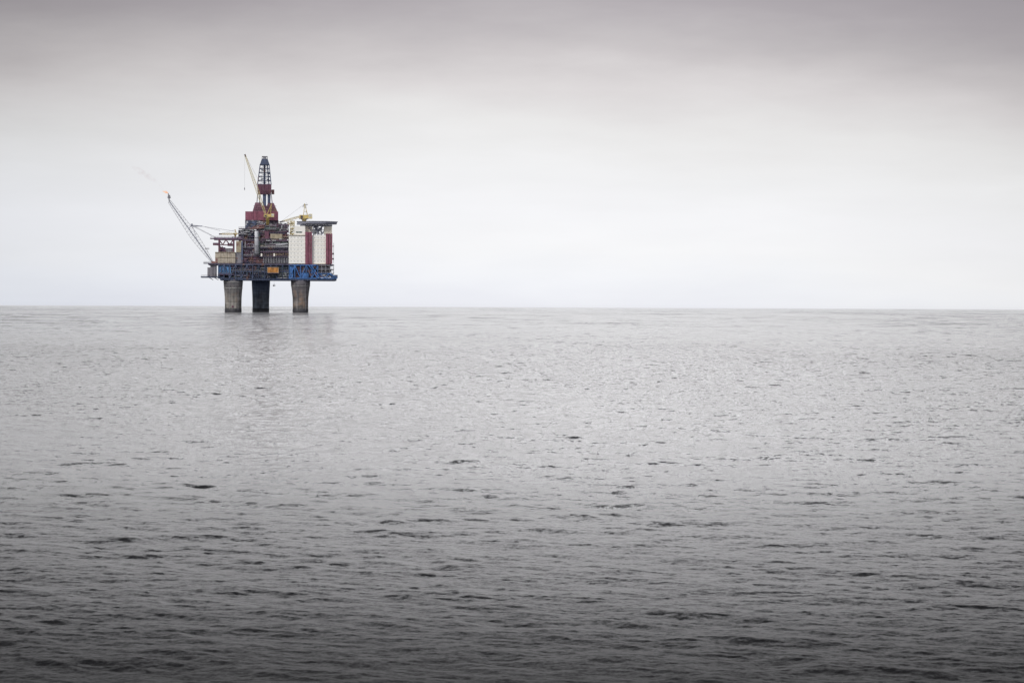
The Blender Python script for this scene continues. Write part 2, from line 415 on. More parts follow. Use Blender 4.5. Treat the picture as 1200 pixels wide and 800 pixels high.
l1 = leg(273.2, 9.5, 'conc1', 22.6, 19.4, [(22.3, .55), (28.0, .5)], 'left grey concrete leg with pale rings')
l2 = leg(305.3, 52, 'conc2', 22.0, 19.8, None, 'middle leg further back, darker and bluer')
l3 = leg(352.0, 9.5, 'conc3', 22.8, 18.2, [(24.9, .4)], 'right brown stained concrete leg')
for l, cx, v in ((l1, 273.2, 9.5), (l3, 352, 9.5)):
    for dx in (-3.2, 4.6):
        MB().tube((U(cx)+dx, v-8.9+abs(dx)*.25, 2.5), (U(cx)+dx, v-9.2+abs(dx)*.25, 29), .16, 5).done('caisson_pipe', 'grey', l)
b = MB().pb(271.6, 273.9, 358.3, 360.2, 1.25, 1.7); b.done('draught_mark_plate', 'darkmaroon', l1)

# ---- greeble helpers
def pipes(px0, px1, py0, py1, v0, v1, n, r=(.15, .5), vert=.4, seed=0):
    rr = random.Random(seed); m = MB()
    for _ in range(n):
        x = rr.uniform(px0, px1); y = rr.uniform(py0, py1); v = rr.uniform(v0, v1); R_ = rr.uniform(*r)
        if rr.random() < vert:
            y2 = min(py1, max(py0, y+rr.uniform(-1, 1)*(py1-py0)*.7)); p = (U(x), v, H(y)); q = (U(x), v, H(y2))
        else:
            x2 = min(px1, max(px0, x+rr.uniform(-1, 1)*(px1-px0)*.6)); p = (U(x), v, H(y)); q = (U(x2), v, H(y))
        m.tube(p, q, R_, 6)
        if rr.random() < .6:                                 # an elbow into the structure behind
            m.tube(q, (q[0], v+3, q[2]), R_, 6)
    return m
def kit(px0, px1, py0, py1, v0, v1, n, size=(.8, 3.2), seed=0):
    rr = random.Random(seed); m = MB()
    for _ in range(n):
        a = rr.uniform(*size)/K; h = rr.uniform(size[0]*.6, size[1]*.8)/K
        x = rr.uniform(px0, max(px0+.1, px1-a)); y = rr.uniform(py0+h*.5, py1); v = rr.uniform(v0, v1)
        m.pb(x, min(x+a, px1), max(py0, y-h), y, v, v+rr.uniform(1, 3))
    return m
def braces(px0, px1, py0, py1, v, n, r=.28, kind='x'):
    m = MB(); w_ = (px1-px0)/n
    for i in range(n+1): m.tube((U(px0+i*w_), v, H(py1)), (U(px0+i*w_), v, H(py0)), r*1.15, 6)
    for i in range(n):
        a, b_ = U(px0+i*w_), U(px0+(i+1)*w_)
        if kind == 'x' or (kind == 'z' and i % 2 == 0): m.tube((a, v, H(py1)), (b_, v, H(py0)), r, 6)
        if kind == 'x' or (kind == 'z' and i % 2): m.tube((a, v, H(py0)), (b_, v, H(py1)), r, 6)
    m.tube((U(px0), v, H(py0)), (U(px1), v, H(py0)), r*1.2, 6); m.tube((U(px0), v, H(py1)), (U(px1), v, H(py1)), r*1.2, 6)
    return m
def clutter(parent, px0, px1, py0, py1, v0, v1, mats, dens, seed, r=(.14, .42), size=(.8, 3.0)):
    a = (px1-px0)*(py1-py0)
    for i, mt in enumerate(mats):
        n = max(2, int(a*dens/len(mats)))
        pipes(px0, px1, py0, py1, v0, v1, n, r=r, seed=seed*31+i).done('pipework', mt, parent)
        if i % 2 == 0:
            kit(px0, px1, py0, py1, v0+.5, v1+.5, max(1, n//2), size=size, seed=seed*77+i).split(KITS, mt, parent)

# ---- cellar deck / module support frame (photo y 309..328)
cel = MB().pb(258, 394, 326.4, 328.4, .6, 74)
cel.pb(235.5, 262, 324.2, 325.4, 2, 40)
cel = cel.done('cellar_deck', 'deepnavy', rig)
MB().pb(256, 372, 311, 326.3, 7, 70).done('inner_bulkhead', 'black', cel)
for i in range(34):
    x = 260+i*4.0
    MB().tube((U(x), .2, H(328.7)), (U(x), .2, H(326.2)), .2, 4).done('deck_edge_stiffener', 'navy', cel)
MB().rail(U(236), U(262), 2.2, H(324.2), 1.3, 2.6).done('handrail', 'dark', cel)
MB().rail(U(372), U(394), .8, H(326.4), 1.3, 2.6).done('handrail', 'blue', cel)
for x in (245, 251, 257): MB().tube((U(x), 4, H(325.4)), (U(x+5), 4, H(328.3)), .3, 5).done('deck_bracket', 'dark', cel)
main = MB().pb(244, 342, 308.6, 310.4, .2, 72).pb(342, 391, 309.2, 310.4, 1.2, 70).done('main_deck', 'dark', rig)
MB().pb(238.6, 247, 308.2, 309.3, 3, 9).done('side_landing', 'dark', main)
MB().rail(U(238.8), U(247), 3.1, H(308.2), 1.1, 1.8).done('handrail', 'dark', main)
# left grey tanks
tb = MB().pb(246.6, 253.4, 310.6, 324.4, 2, 30).pb(243.2, 246.5, 313.6, 324.4, 4, 24).done('grey_store_room', M['grey'], rig)
for x in (248.4, 250.2, 251.9): MB().pb(x, x+.25, 311, 324, 1.7, 2).done('wall_rib', 'dark', tb)
# blue clad room
bl = MB().pb(256, 270.6, 311.6, 321, 2.0, 7.0).done('blue_clad_room', 'paleblue', rig)
for x in (257.5, 259.0, 262.0, 265, 268): MB().pb(x, x+.5, 311.8, 320.8, 1.6, 2).done('wall_rib', 'navy', bl)
MB().pb(259.2, 260.4, 313.5, 319.5, 1.5, 1.9).done('door', 'deepnavy', bl)
MB().pb(256, 274, 321.2, 322.2, .6, 7).done('walkway', 'purple', bl)
MB().rail(U(256), U(274), .7, H(321.2), 1.2, 2.4).done('handrail', 'grey', bl)
# steel frame bays of the cellar deck front
frame = MB().pb(270.6, 338, 317.8, 318.6, .4, 8).done('mezzanine_deck', 'navy', rig)
braces(256, 296, 310.4, 326.4, .4, 6, .3, 'z').done('steel_truss', 'navy', frame)
braces(296, 338, 310.4, 326.4, .4, 6, .26, 'z').done('steel_truss', 'deepnavy', frame)
clutter(frame, 271, 296, 311, 326, 1, 5, ['green', 'grey', 'deepnavy', 'navy', 'purple'], .55, 3)
clutter(frame, 296, 338, 311, 326, 1, 5, ['navy', 'deepnavy', 'grey', 'dark', 'green'], .42, 4)
clutter(frame, 324, 342, 319, 326, .6, 3, ['lightgrey', 'green', 'grey'], .5, 5)
MB().rail(U(270.6), U(338), .3, H(317.8), 1.2, 2.4).done('handrail', 'grey', frame)
# blue truss on the right
bt = MB().pb(338, 394.5, 325.2, 326.2, .2, 60).done('blue_deck_beam', 'blue', rig)
braces(338.5, 372, 310.6, 326, .6, 5, .42, 'z').done('blue_truss', 'blue', bt)
MB().pb(338.6, 343.2, 312, 324.5, .9, 5).done('blue_cabinet', 'blue', bt)
MB().pb(352, 361, 319.5, 325, .8, 6).done('blue_cabinet', 'blue', bt)
m = MB()
for dx in (0, 2.6): m.tube((U(361.5+dx), -.2, H(310.5)), (U(372+dx), -.2, H(325.6)), .55, 6)
for i in range(8):
    f = (i+.5)/8; x = 361.5+10.5*f; y = 310.5+15.1*f; m.tube((U(x), -.2, H(y)), (U(x+2.6), -.2, H(y)), .2, 4)
m.done('stair_flight', 'blue', bt)
m = MB(); m.tube((U(385), .4, H(320)), (U(395), .4, H(325.6)), .5, 6); m.tube((U(380), .4, H(325.6)), (U(386), .4, H(320)), .4, 6)
m.tube((U(374), .4, H(320)), (U(380), .4, H(325.6)), .35, 6); m.tube((U(372), .4, H(320.2)), (U(388), .4, H(320.2)), .35, 6)
m.done('blue_outrigger', 'blue', bt)
MB().pb(388, 395.3, 321.6, 325.2, 1, 14).done('outrigger_box', M['navy'], bt)
kit(374, 394, 321, 325, .8, 5, 12, (.8, 2.6), 8).split(KITS, 'lightgrey', bt)
clutter(bt, 344, 370, 311, 325, 1.6, 5, ['purple', 'rust', 'blue', 'deepnavy', 'grey'], .45, 6)
clutter(bt, 372, 390, 320.4, 325, 1, 5, ['blue', 'grey', 'purple'], .6, 7)
# open railed corner under the living quarters
oc = MB().pb(371, 391, 315.2, 315.9, .5, 40).pb(371, 391, 319.9, 320.5, .5, 40).done('open_corner_deck', 'grey', rig)
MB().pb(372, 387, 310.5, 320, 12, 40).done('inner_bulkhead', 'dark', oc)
for x in (372, 376.5, 381, 386, 390.5): MB().tube((U(x), .7, H(320)), (U(x), .7, H(309.5)), .25, 5).done('post', 'grey', oc)
MB().rail(U(371), U(391), .5, H(315.2), 1.3, 2).rail(U(371), U(391), .5, H(319.9), 1.3, 2).rail(U(371), U(391), .5, H(311.6), 1.0, 2).done('handrail', 'steelgrey', oc)
clutter(oc, 372, 388, 311, 320, 3, 8, ['grey', 'dark', 'lightgrey'], .4, 9)

# ---- left utility module (beige box, roof truss)
ut = MB().pb(252.2, 275.6, 296.2, 308.4, 2, 34).done('utility_module', 'beige', rig)
MB().pb(252, 275.8, 301.6, 302.1, 1.6, 2).pb(252, 275.8, 295.6, 296.3, 1.5, 34).done('floor_edge', 'tan', ut)
MB().pb(252.6, 255, 303, 308.3, 1.7, 2.2).done('door', 'rust', ut)
for x in (258, 262.2, 266.4, 270.6): MB().pb(x, x+.2, 296.5, 308.3, 1.8, 2.01).done('wall_seam', 'tan', ut)
MB().pb(275.7, 284, 295.8, 308.4, 3.5, 34).done('annex', M['grey'], ut)
MB().pb(276.6, 282.4, 282.4, 295.7, 3, 20).done('tan_tower_room', 'tan', ut)
MB().pb(264, 273, 291, 295.6, 5, 16).done('roof_house', 'grey', ut)
MB().pb(282.5, 284.5, 283, 308, 2.5, 4).done('cable_tray', 'navy', ut)
tr = MB().pb(246.2, 252, 279.1, 280.1, 3, 20).pb(250.5, 284, 278.6, 280.9, 2.5, 34).done('roof_deck', 'purple', rig)
m = MB()
for x in (256.7, 273.6): m.tube((U(x), 3, H(295.6)), (U(x), 3, H(280.5)), .75, 6); m.tube((U(x), 28, H(295.6)), (U(x), 28, H(280.5)), .6, 6)
m.split('roof_post', 'darkmaroon', tr)
m = MB()
for a, b_ in ((256.7, 261.0), (264.6, 261.0), (264.6, 269.2), (273, 269.2)):
    m.tube((U(a), 3, H(281)), (U(b_), 3, H(287.2)), .5, 6)
m.tube((U(250), 3, H(287)), (U(274), 3, H(287.3)), .5, 6); m.tube((U(249.6), 3, H(285.6)), (U(257), 3, H(288)), .5, 6)
m.tube((U(256.7), 3, H(295)), (U(261), 3, H(289)), .4, 6); m.tube((U(257), 3, H(288)), (U(265), 3, H(295)), .35, 6)
m.done('roof_truss', 'darkmaroon', tr)
MB().pb(249.6, 256.6, 284.8, 287.6, 3.5, 9).pb(266.5, 272.5, 285.4, 288.4, 4, 9).pb(256.4, 264, 290, 295.5, 5, 9).split('equipment_skid', 'purple', tr)
MB().rail(U(247), U(284), 2.6, H(278.6), 1.1, 3).done('handrail', 'purple', tr)
kit(262, 284, 277.4, 279, 4, 10, 9, (.6, 1.8), 21).split(KITS, 'lightgrey', tr)

# ---- process modules (dark, busy centre, photo x 283..338, y 262..308)
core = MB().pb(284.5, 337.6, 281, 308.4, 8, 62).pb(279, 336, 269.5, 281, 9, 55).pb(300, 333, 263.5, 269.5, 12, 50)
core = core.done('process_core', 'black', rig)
deckpy = [(279.5, 300, 267.6), (284, 338, 281.2), (284, 338, 290.2), (303, 338, 300.6), (303, 338, 294.8), (283, 306, 299.8), (300, 334, 272.8), (303, 335, 262.9)]
for i, (a, b_, y) in enumerate(deckpy):
    d = MB().pb(a, b_, y, y+1.0, 2.2+.13*i, 11).done('walkway_deck', ['dark', 'purple', 'dark'][i % 3], core)
    MB().rail(U(a), U(b_), 2.25+.13*i, H(y), 1.2, 2.2).done('handrail', ['purple', 'grey', 'lightgrey'][i % 3], d)
def process(x0, x1, y0, y1, mats, dens, seed, v=(3, 8)):
    o = MB(); 
    for i in range(int((x1-x0)/4)+1):
        x = x0+i*4.0
        if x <= x1: o.tube((U(x), 4, H(y1)), (U(x), 4, H(y0)), .3, 6)
    o = o.done('process_module', mats[0], rig)
    clutter(o, x0, x1, y0, y1, v[0], v[1], mats, dens, seed)
    return o
process(284, 298, 269, 281, ['deepnavy', 'purple', 'dark', 'navy', 'green'], .6, 41)
process(284, 303, 282, 299.5, ['purple', 'dark', 'darkmaroon', 'rust', 'lightgrey'], .75, 42)
process(283, 308, 300, 310, ['purple', 'rust', 'darkmaroon', 'grey', 'deepnavy'], .8, 43)
process(286, 300, 310, 319, ['rust', 'purple', 'deepnavy'], .6, 47, (1, 4))
process(303, 338, 263, 272.5, ['purple', 'grey', 'lightgrey', 'darkmaroon', 'green'], .75, 44)
process(303, 338, 274, 281, ['darkmaroon', 'rust', 'purple', 'tan'], .7, 45)
process(303, 338, 282, 290, ['grey', 'beige', 'green', 'lightgrey', 'purple'], .75, 46)
p8 = process(303, 338, 291.2, 294.8, ['deepnavy', 'dark', 'purple'], .5, 48)
gal = MB().pb(308, 338, 295.8, 300.4, 6, 12).pb(308, 338, 301.8, 308.0, 6, 12).done('gallery_wall', 'grey', rig)
m = MB()
for i in range(16): m.pb(308.4+i*1.9, 308.8+i*1.9, 301.7, 308.2, 3.0, 3.5)
m.split('gallery_post', 'lightgrey', gal)
m = MB()
for i in range(12): m.pb(309+i*2.5, 309.3+i*2.5, 295.8, 300.5, 3.2, 3.6)
m.split('gallery_post', 'rust', gal)
kit(308, 338, 302, 308, 4, 5, 16, (.8, 2.4), 51).split(KITS, 'dark', gal)
kit(308, 338, 296, 300.4, 4, 5, 14, (.8, 2.4), 52).split(KITS, 'tan', gal)
for x in (306.2, 321.0):
    MB().pb(x-.9, x+.9, 297.0, 300.2, 2.0, 3.0).done('white_cabin_lamp', 'lamp', gal)
MB().pb(316.5, 330.5, 273.9, 279.4, 2.8, 9).done('tan_equipment_room', 'tan', rig)
MB().pb(309.8, 314.6, 271.5, 279.6, 2.6, 8).done('maroon_equipment_room', 'darkmaroon', rig)
MB().tube((U(323), 2.6, H(287.0)), (U(337), 2.6, H(285.6)), .8, 8).tube((U(323), 2.9, H(288.6)), (U(337.4), 2.9, H(288.6)), .5, 8).split('silver_pipe_run', 'lightgrey', rig)
MB().pb(311.5, 316.5, 281.3, 282.3, 1.8, 2.2).pb(318.5, 323, 281.3, 282.3, 1.8, 2.2).pb(326.5, 330.5, 279.6, 280.6, 1.9, 2.4).split('pale_walkway_screen', 'lightgrey', rig)
MB().tube((U(292.5), 2.6, H(268.2)), (U(309.5), 2.6, H(266.6)), .8, 8).tube((U(295.5), 2.4, H(266.0)), (U(309.5), 2.4, H(264)), .5, 8).split('red_pipe_run', 'rust', rig)
ex = MB().lathe(U(300.4), 1.2, [(1.9, H(297.5)), (1.9, H(271.2)), (1.6, H(270.8))], 18).done('exhaust_stack', 'silver', rig, smooth=True)
for y in (279, 288.5): MB().lathe(U(300.4), 1.2, [(2.05, H(y)), (2.05, H(y)+.5)], 18).done('stack_band', 'grey', ex)
MB().lathe(U(303.3), 3.5, [(1.1, H(297.5)), (1.1, H(274))], 12).done('exhaust_stack', 'green', rig, smooth=True)
kit(300, 337, 261, 264, 6, 20, 22, (.8, 3), 61).split(KITS, 'dark', rig)
kit(326, 337, 262, 266, 5, 20, 10, (1.2, 4), 62).split(KITS, 'green', rig)
pipes(283, 297, 269, 275, 0.5, 3, 14, (.15, .35), .3, 63).done('pipework', 'lightgrey', rig)
MB().tube((U(279), 3, H(274.8)), (U(287), 3, H(271.8)), .35, 5).tube((U(281), 3, H(271)), (U(288), 3, H(275)), .35, 5).split('pipe_brace', 'lightgrey', rig)

# ---- drill floor, substructure and derrick
sub = MB().pb(287, 325.6, 247.4, 257.6, 12, 42).done('drilling_substructure', 'maroon', rig)
for x in (296.2, 300.4, 309): MB().pb(x, x+.22, 247.6, 257.4, 11.8, 12.01).done('wall_seam', 'darkmaroon', sub)
MB().pb(286.8, 303.5, 257.6, 267.4, 12.6, 42).done('mud_module', M['grey'], rig)
kit(287, 303, 258.5, 267, 11.5, 12, 22, (.8, 3), 71).split(KITS, 'navy', rig)
kit(287, 312, 257.8, 266.5, 11.2, 12.2, 20, (.8, 2.5), 72).split(KITS, 'lightgrey', rig)
MB().pb(303.6, 326, 257.6, 263, 14, 42).done('mud_module', 'purple', rig)
kit(303, 326, 258, 263, 12.5, 13, 18, (.8, 3), 73).split(KITS, 'dark', rig)
dcx, dv = 309.4, 27.0
der = empty('derrick', (0, 0, 0), parent=rig)
m = MB().taper(U(296.2), U(325.0), dv-12, dv+12, H(247.4), U(299.2), U(305.2), dv-8, dv+8, H(237))
sk = MB()
sk.taper(U(295.4), U(308.5), dv-11, dv+11, H(247.4), U(298.6), U(306.0), dv-8, dv+8, H(236.6))
sk.taper(U(309.5), U(324.8), dv-11, dv+11, H(247.4), U(313.5), U(320.4), dv-8, dv+8, H(237.0))
sk.pb(306, 314, 240.2, 247.4, dv-8, dv+8)
sk = sk.done('wind_wall_skirt', 'darkmaroon', der)
for y in (240.5, 244): MB().pb(296.5, 323.5, y, y+.35, dv-11.6, dv-11.2).done('girder', 'darkmaroon', der)
for (x, w_) in ((309.4, 2.0), (314.7, 1.7)):
    MB().pb(x-w_, x+w_, 226, 240.5, dv-5, dv-1).done('racking_column', 'navy', der)
def tower_leg(x0, x1, y0, y1, v):
    return MB().tube((U(x0), v, H(y0)), (U(x1), v, H(y1)), .42, 6)
for v in (dv-6.6, dv+6.6):
    for (a, b_) in ((300.4, 301.4), (318.6, 317.2)): tower_leg(a, b_, 237, 226, v).done('tower_leg', 'lightgrey', der)
    for (a, b_) in ((303.6, 303.9), (315.9, 316.1)): tower_leg(a, b_, 237, 226, v).done('tower_leg', 'navy', der)
ww = MB().taper(U(302.2), U(317.0), dv-6.4, dv+6.4, H(226.6), U(301.0), U(317.6), dv-7, dv+7, H(222.5)).pb(301.1, 317.5, 215, 222.5, dv-6.9, dv+6.9).done('wind_wall', 'darkmaroon', der)
MB().pb(317.6, 321.0, 221.0, 226.3, dv-4, dv+3).done('racking_board_cabin', 'darkmaroon', der)
for x in (305, 309.5, 313.8): MB().pb(x, x+.25, 215.3, 222.3, dv-7.15, dv-6.92).done('wall_seam', 'darkmaroon', der)
# open lattice (y 191..215)
zA, zB = H(215), H(191.5)
def wid(z): f = (z-zA)/(zB-zA); return (8.0*(1-f)+5.3*f)*K, (309.2*(1-f)+309.5*f)
m = MB(); m2 = MB()
levels = [zA+(zB-zA)*i/5 for i in range(6)]
for s1 in (-1, 1):
    for s2 in (-1, 1):
        wa, ca = wid(zA); wb_, cb = wid(zB)
        m.tube((U(ca)+s1*wa, dv+s2*wa, zA), (U(cb)+s1*wb_, dv+s2*wb_, zB), .42, 6)
    wa, ca = wid(zA); wb_, cb = wid(zB)
for i, z in enumerate(levels):
    w_, c_ = wid(z); cx = U(c_)
    P4 = [(cx-w_, dv-w_, z), (cx+w_, dv-w_, z), (cx+w_, dv+w_, z), (cx-w_, dv+w_, z)]
    for k in range(4): m2.tube(P4[k], P4[(k+1) % 4], .22, 4)
    if i < 5:
        w2, c2 = wid(levels[i+1]); cx2 = U(c2)
        Q4 = [(cx2-w2, dv-w2, levels[i+1]), (cx2+w2, dv-w2, levels[i+1]), (cx2+w2, dv+w2, levels[i+1]), (cx2-w2, dv+w2, levels[i+1])]
        for k in range(4):
            k2 = (k+1) % 4
            m2.tube(P4[k], Q4[k2], .11, 4); m2.tube(P4[k2], Q4[k], .11, 4)
m.done('mast_chords', 'navy', der); m2.done('lattice_bracing', 'navy', der)
MB().tube((U(309.0), dv, zA), (U(309.2), dv, zB), .8, 8).tube((U(310.2), dv-2, zA), (U(310.2), dv-2, zB), .3, 6).done('travelling_block_rail', 'navy', der)
MB().tube((U(314.6), dv-3, zA), (U(312.8), dv-3, zB), .55, 6).done('ladder_trunk', 'deepnavy', der)
for (x, y) in ((306.8, 198.3), (314, 202.6), (306.4, 209), (313.6, 209.2)):
    MB().pb(x-1.3, x+1.3, y-.8, y+.5, dv-5.5, dv-3).done('mast_platform', 'deepnavy', der)
cr = MB().taper(U(303.9), U(315.2), dv-4.6, dv+4.6, H(191.5), U(306.2), U(313.0), dv-3, dv+3, H(184.6)).pb(303.6, 315.4, 191.2, 192.0, dv-5, dv+5).done('crown_block', 'deepnavy', der)
MB().tube((U(306.4), dv-3, H(184.6)), (U(306.6), dv-3, H(182)), .25, 4).tube((U(312.8), dv-3, H(184.6)), (U(312.6), dv-3, H(182)), .25, 4).tube((U(306.2), dv-3, H(182)), (U(312.9), dv-3, H(182)), .35, 4).tube((U(306.2), dv+3, H(182)), (U(312.9), dv+3, H(182)), .3, 4).done('crown_frame', 'grey', cr)
MB().pb(307.6, 311.4, 182.8, 184.6, dv-2, dv+2).done('crown_sheave', 'lightgrey', cr)

# ---- living quarters
lq = MB().pb(338, 357.2, 275.6, 308.6, 1.5, 40).pb(344.4, 357.2, 264.4, 275.6, 3, 30).pb(365.2, 381.6, 275.0, 308.6, 3.2, 40).pb(357.2, 365.2, 272, 308.6, 6, 38).pb(381.6, 388.4, 274, 308.6, 6, 38)
lq = lq.done('living_quarters', 'white', rig)
MB().pb(379.6, 388.6, 264.6, 273.8, 5, 26).done('upper_room', 'cream', lq)
t1 = MB().pb(357.3, 360.3, 271.6, 308.9, .6, 6).pb(361.0, 362.5, 271.8, 308.8, .2, 5).pb(363.2, 365.1, 271.8, 308.8, .8, 6).pb(357.3, 365.1, 271.4, 308.7, 1.6, 6).done('stair_tower', 'maroon', lq)
t2 = MB().pb(381.4, 384.4, 273.6, 308.9, .8, 6).pb(385.1, 386.6, 273.6, 308.8, .4, 5).pb(387.3, 389.0, 273.6, 308.8, .9, 6).pb(381.4, 389.0, 273.2, 308.7, 1.8, 6).done('stair_tower', 'maroon', lq)
for t_, x in ((t1, 362.72), (t2, 386.82)): MB().pb(x, x+.35, 273, 308.6, 1.2, 1.55).done('pale_cover_strip', 'cream', t_)
proto = None
def win(px, py, v, w_=1.15, h=1.0):
    global proto
    if proto is None:
        proto = MB().box(-w_/2, w_/2, -.06, .2, -h/2, h/2).done('window', 'window', lq)
        o = proto
    else: o = dup(proto)
    o.location = (U(px), v, H(py)); return o
for py in (278.0, 282.6, 287.2, 291.8, 296.4, 301.0, 305.6):
    for px in (340.6, 344.6, 348.7, 352.8): win(px, py, 1.45)
    for px in (368.4, 372.2, 376.0, 379.2): win(px, py, 3.15)
for i, py in enumerate((280.3, 284.9, 289.5, 294.1, 298.7, 303.3)):
    MB().pb(338, 357.1, py, py+.22, 1.38, 1.5).done('floor_band', 'cream', lq)
    MB().pb(365.4, 381.3, py, py+.26, 3.08, 3.2).done('floor_band', 'cream', lq)
MB().pb(337.8, 357.3, 275.0, 275.7, .8, 3).done('floor_band', 'tan', lq)
MB().pb(346.3, 353.6, 271.0, 272.4, 2.8, 3).done('louvre', 'green', lq)
MB().pb(366, 382, 308.6, 311.2, 1.5, 20).done('base_skirt', 'tan', lq)
MB().pb(356.5, 367, 308.9, 311.4, 1.0, 12).done('base_skirt', 'purple', lq)
m = MB()
for (y, r_) in ((296.8, .9), (302.8, .8), (288, .35)): m.tube((U(389.2), 4, H(y)), (U(390.9), 4, H(y)), r_, 8)
m.tube((U(390.6), 4, H(308)), (U(390.6), 4, H(284)), .14, 4)
m.done('outside_ladder', 'darkmaroon', lq)

# ---- helideck
def octo(cx, cv, r, z0, z1, rt=None):
    n = 8; b_ = MB(); i = 0
    rt = rt or r
    for (rr, z) in ((r, z0), (rt, z1)):
        for k in range(n):
            t = 2*math.pi*(k+.5)/n; b_.v.append((cx+rr*math.cos(t)/math.cos(math.pi/8)*1.0, cv+rr*math.sin(t)/math.cos(math.pi/8), z))
    for k in range(n): b_.f.append((k, (k+1) % n, n+(k+1) % n, n+k))
    b_.f.append(tuple(reversed(range(n)))); b_.f.append(tuple(range(n, 2*n)))
    return b_
hcx, hv = U(371.5), 16.0
hd = octo(hcx, hv, 18.3, H(261.7), H(258.9), 18.8).done('helideck', 'steelgrey', rig)
m = MB()
n = 40
for k in range(n):      # safety net frame rising outwards around the deck
    t = 2*math.pi*(k+.5)/n; t2 = 2*math.pi*(k+1.5)/n
    def rr(t_): return 1/max(abs(math.cos(((t_ + math.pi/8) % (math.pi/4)) - math.pi/8)), .9)
    a = (hcx+17.5*rr(t)*math.cos(t), hv+17.5*rr(t)*math.sin(t), H(260.3)); b_ = (hcx+19.2*rr(t)*math.cos(t), hv+19.2*rr(t)*math.sin(t), H(258.9))
    a2 = (hcx+17.5*rr(t2)*math.cos(t2), hv+17.5*rr(t2)*math.sin(t2), H(260.3)); b2 = (hcx+19.2*rr(t2)*math.cos(t2), hv+19.2*rr(t2)*math.sin(t2), H(258.9))
    m.tube(a, b_, .14, 4); m.tube(b_, b2, .14, 4); m.tube(a, b2, .09, 4); m.tube(a2, b_, .09, 4)
    mid1 = [(a[i]+b_[i])/2 for i in range(3)]; mid2 = [(a2[i]+b2[i])/2 for i in range(3)]; m.tube(mid1, mid2, .09, 4)
m.done('safety_net', 'steelgrey', hd)
MB().pb(351.5, 389, 262.9, 264.0, 6, 8).pb(351.5, 389, 262.9, 264.0, 24, 26).pb(347.5, 358, 261.1, 262.4, 5, 22).done('support_girder', 'steelgrey', hd)
m = MB()
for v in (7, 25):
    for i in range(9):
        x = 353+i*4; m.tube((U(x), v, H(264)), (U(x+2), v, H(261)), .25, 5); m.tube((U(x+2), v, H(261)), (U(x+4), v, H(264)), .25, 5)
for x in (367, 371.5, 376.5):
    m.tube((U(x), 6, H(275)), (U(x), 6, H(262)), .45, 6)
for (a, b_) in ((366.5, 360), (367, 372), (376.5, 371.5), (377, 384), (372, 367), (371.5, 377)):
    m.tube((U(a), 6.2, H(273)), (U(b_), 6.2, H(263.5)), .4, 6)
m.done('support_truss', 'steelgrey', hd)
kit(365, 379, 264.5, 274.8, 7, 12, 30, (.8, 2.4), 81).split(KITS, 'steelgrey', hd)
kit(366, 381, 270, 275, 5, 7, 9, (.8, 2.4), 82).split(KITS, 'lightgrey', hd)
MB().pb(357.5, 366, 264.5, 271.4, 8, 26).done('stair_head_room', 'cream', hd)

# ---- pale yellow stair tower and roof kit between modules and quarters
st = MB().lattice((U(342.2), 6, H(276)), (U(342.2), 6, H(258.6)), 4.2, 4.0, 6, .22, .16).done('stair_frame', 'paleyellow', rig)
for i in range(5):
    y = 273.5-i*3.4; MB().pb(339.4, 345, y, y+.35, 4, 9).done('stair_landing', 'yellow', st)
kit(338, 344.3, 266, 275.4, 5, 9, 12, (.7, 2), 91).split(KITS, 'tan', st)
kit(326, 346, 258.8, 262.8, 8, 14, 14, (.8, 2.2), 92).split(KITS, 'cream', rig)
MB().pb(328, 333, 258.9, 259.6, 7, 10).done('roof_equipment', 'dark', rig)

# ---- flare boom
fb0, fb1 = Vector((U(250.2), 6, H(309))), Vector((U(198.6), 6, H(236.5)))
fl = MB().tube(fb0, fb1, .52, 6, .38).done('flare_boom', 'steelgrey', rig)
fdir = (fb1-fb0).normalized(); fn = Vector((-fdir.z, 0, fdir.x)); fn = fn if fn.z > 0 else -fn
m = MB(); N_ = 22
def off(t, side):        # thin chords spread out from the middle of the boom
    wv = 4.4*math.sin(min(1.0, t*1.5+.12)*math.pi/2)*(1-.62*max(0, (t-.45)/.55))
    if side == 0: return fb0+(fb1-fb0)*t
    if side == 1: return fb0+(fb1-fb0)*t+fn*wv*.85+Vector((0, wv*.75, 0))
    return fb0+(fb1-fb0)*t-fn*wv*.85+Vector((0, wv*.75, 0))
for i in range(N_):
    t0_, t1_ = i/N_, (i+1)/N_
    for s_ in (1, 2): m.tube(off(t0_, s_), off(t1_, s_), .15, 4)
    for s_ in (1, 2):
        m.tube(off(t0_, 0), off(t1_, s_), .1, 4); m.tube(off(t1_, 0), off(t1_, s_), .1, 4)
    m.tube(off(t1_, 1), off(t1_, 2), .1, 4)
m.done('boom_lattice', 'lightgrey', fl)
MB().tube(fb0+Vector((0, 1.2, 0)), fb1+Vector((0, 1.2, 0)), .22, 5).done('gas_pipe', 'silver', fl)
tp = MB().pb(196.6, 200.2, 232.2, 233.0, 3.5, 8.5).pb(197.2, 199.6, 229.2, 232.2, 4.8, 7.2).tube(fb1, (U(198.3), 6, H(233)), .5, 6).tube((U(197.7), 6, H(229.4)), (U(197.3), 6, H(227.2)), .45, 8).done('flare_tip', 'grey', fl)
MB().rail(U(196.4), U(200.4), 3.6, H(232.2), 1.1, 1.2, .08).done('handrail', 'grey', fl)
m = MB().pb(223.5, 237, 264.8, 265.9, 5, 7).pb(223.8, 226, 262.6, 265, 4.5, 7.5).tube((U(224.5), 6, H(265)), (U(221.5), 6, H(268)), .3, 5).tube((U(226), 6, H(266)), (U(231), 6, H(281)), .16, 4)
m.done('spreader_platform', 'steelgrey', fl)
m = MB()
